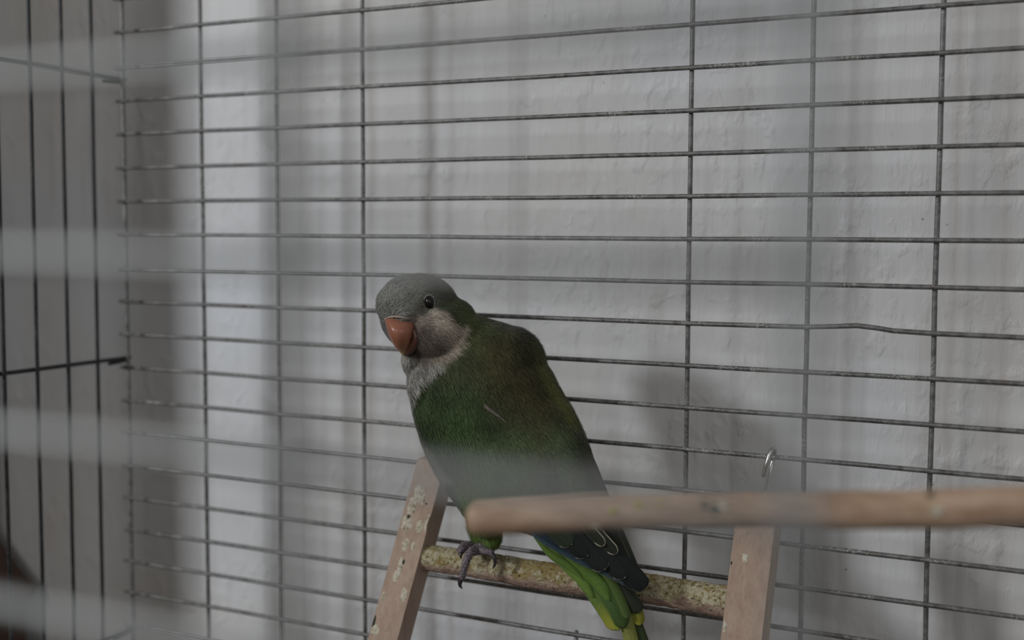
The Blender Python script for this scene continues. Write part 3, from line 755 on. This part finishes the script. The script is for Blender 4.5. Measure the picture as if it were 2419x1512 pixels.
tf([(1410, 1330, .5500), (1446, 1380, .5465), (1466, 1420, .5440), (1482, 1462, .5415)], 13, (92, 120, 44))
tf([(1285, 1278, .5560), (1340, 1338, .5520), (1375, 1372, .5490), (1402, 1412, .5465)], 13, (126, 166, 54), round_tip=.4)
tf([(1262, 1266, .5570), (1304, 1311, .5535), (1345, 1340, .5510), (1380, 1372, .5485)], 10, (112, 150, 50), round_tip=.4)
tf([(1340, 1318, .5525), (1385, 1352, .5495), (1420, 1385, .5465), (1440, 1420, .5445)], 15, (108, 150, 48), round_tip=.35)
# pale tuft on the flank
for k in range(70):
    t = rng.uniform(); u0 = 1142 + 44 * t; v0 = 956 + 34 * t + rng.uniform(-4, 6) * (1 - t); D0 = .5604 - .0010 * t
    L = rng.uniform(14, 34) * (1 - .4 * t)
    if k == 0: tv, tfs, tcol = [], [], []
    o0 = len(tv)
    for (f, w_) in ((0, .7), (.5, .6), (1, .1)):
        uu = u0 + L * f * .8; vv = v0 + L * f * (.55 + rng.uniform(-.05, .1)); d = D0 - .0006 - .0009 * f
        tv += [at(uu - w_ * .6, vv + w_, d), at(uu + w_ * .6, vv - w_, d)]; tcol += [lin(128, 118, 112) * rng.uniform(.7, 1.1)] * 2
    tfs += [(o0, o0 + 1, o0 + 3, o0 + 2), (o0 + 2, o0 + 3, o0 + 5, o0 + 4)]
dts = np.array([topix(np.array([p]))[:2] for p in tv[:1]])
me = mesh('tuft', tv, tfs); setcol(me, np.array(tcol)); tu = link('pale_tuft', me, FEATHER, body); tu['kind'] = 'stuff'

# feet
n = NT('scaly_grey_skin'); a = n.noise(n.coord(), 1400, 3, .6)
FOOT = n.out(n.mix(n.ramp(a, [(.4, (0, 0, 0)), (.62, (1, 1, 1))]), srgb(70, 62, 70), srgb(142, 130, 134)), .6, 0, n.bump(a, .6, .0004), .35)
CLAW = plain('dark_claw', srgb(62, 54, 56), .35, 0, 300)
def toe(ctrl, r0, r1, parent, claw=True, ridges=14):
    K = 54; P = smoothpath(ctrl, K); rad = []
    for i in range(K):
        t = i / (K - 1); r = r0 + (r1 - r0) * t; r *= 1 + .09 * math.sin(t * ridges * 2 * math.pi); rad.append(r)
    vs, fs = tube(P, rad, 14); link('toe', mesh('toe', vs, fs), FOOT, parent)
def claw(ctrl, r0, parent):
    P = smoothpath(ctrl, 16); vs, fs = tube(P, [r0 * (1 - i / 16) ** .75 + .00008 for i in range(16)], 12); link('claw', mesh('claw', vs, fs), CLAW, parent)
def P3(u, v, d): return tuple(at(u, v, d))
Dr = .5905      # rung centre depth near the foot
f1 = bpy.data.objects.new('foot', None); COL.objects.link(f1); f1.parent = bird; f1.matrix_parent_inverse = Matrix.Translation(-bird.location)
toe([P3(1156, 1278, .5900), P3(1146, 1288, .5895), P3(1130, 1297, .5880), P3(1118, 1303, .5865)], .0026, .0023, f1, ridges=6)
toe([P3(1128, 1296, .5890), P3(1112, 1304, .5840), P3(1103, 1322, .5812), P3(1096, 1345, .5815), P3(1091, 1366, .5838)], .0022, .0016, f1)
claw([P3(1091, 1362, .5836), P3(1087, 1374, .5845), P3(1087, 1384, .5862), P3(1092, 1390, .588)], .0015, f1)
toe([P3(1130, 1299, .5880), P3(1146, 1302, .5850), P3(1158, 1305, .5832), P3(1164, 1313, .5822)], .0021, .0014, f1, ridges=9)
claw([P3(1161, 1308, .5826), P3(1168, 1318, .5812), P3(1169, 1332, .5812), P3(1164, 1344, .5822)], .00135, f1)
toe([P3(1128, 1296, .5900), P3(1128, 1292, .5950), P3(1130, 1305, .5990), P3(1132, 1325, .5995)], .0021, .0014, f1)
toe([P3(1134, 1296, .5900), P3(1144, 1293, .5950), P3(1148, 1305, .5992), P3(1150, 1325, .5990)], .0019, .0013, f1)
f2 = bpy.data.objects.new('foot', None); COL.objects.link(f2); f2.parent = bird; f2.matrix_parent_inverse = Matrix.Translation(-bird.location)
toe([P3(1136, 1270, .5975), P3(1126, 1284, .5968), P3(1110, 1291, .5960)], .0024, .0023, f2, ridges=6)
toe([P3(1112, 1290, .5960), P3(1100, 1290, .5930), P3(1090, 1297, .5895), P3(1088, 1305, .5880)], .0024, .0018, f2, ridges=8)
toe([P3(1112, 1290, .5965), P3(1104, 1289, .6000), P3(1102, 1304, .6030), P3(1104, 1320, .6035)], .0020, .0014, f2)
claw([P3(1089, 1303, .5882), P3(1088, 1312, .5868), P3(1090, 1320, .5866)], .0012, f2)
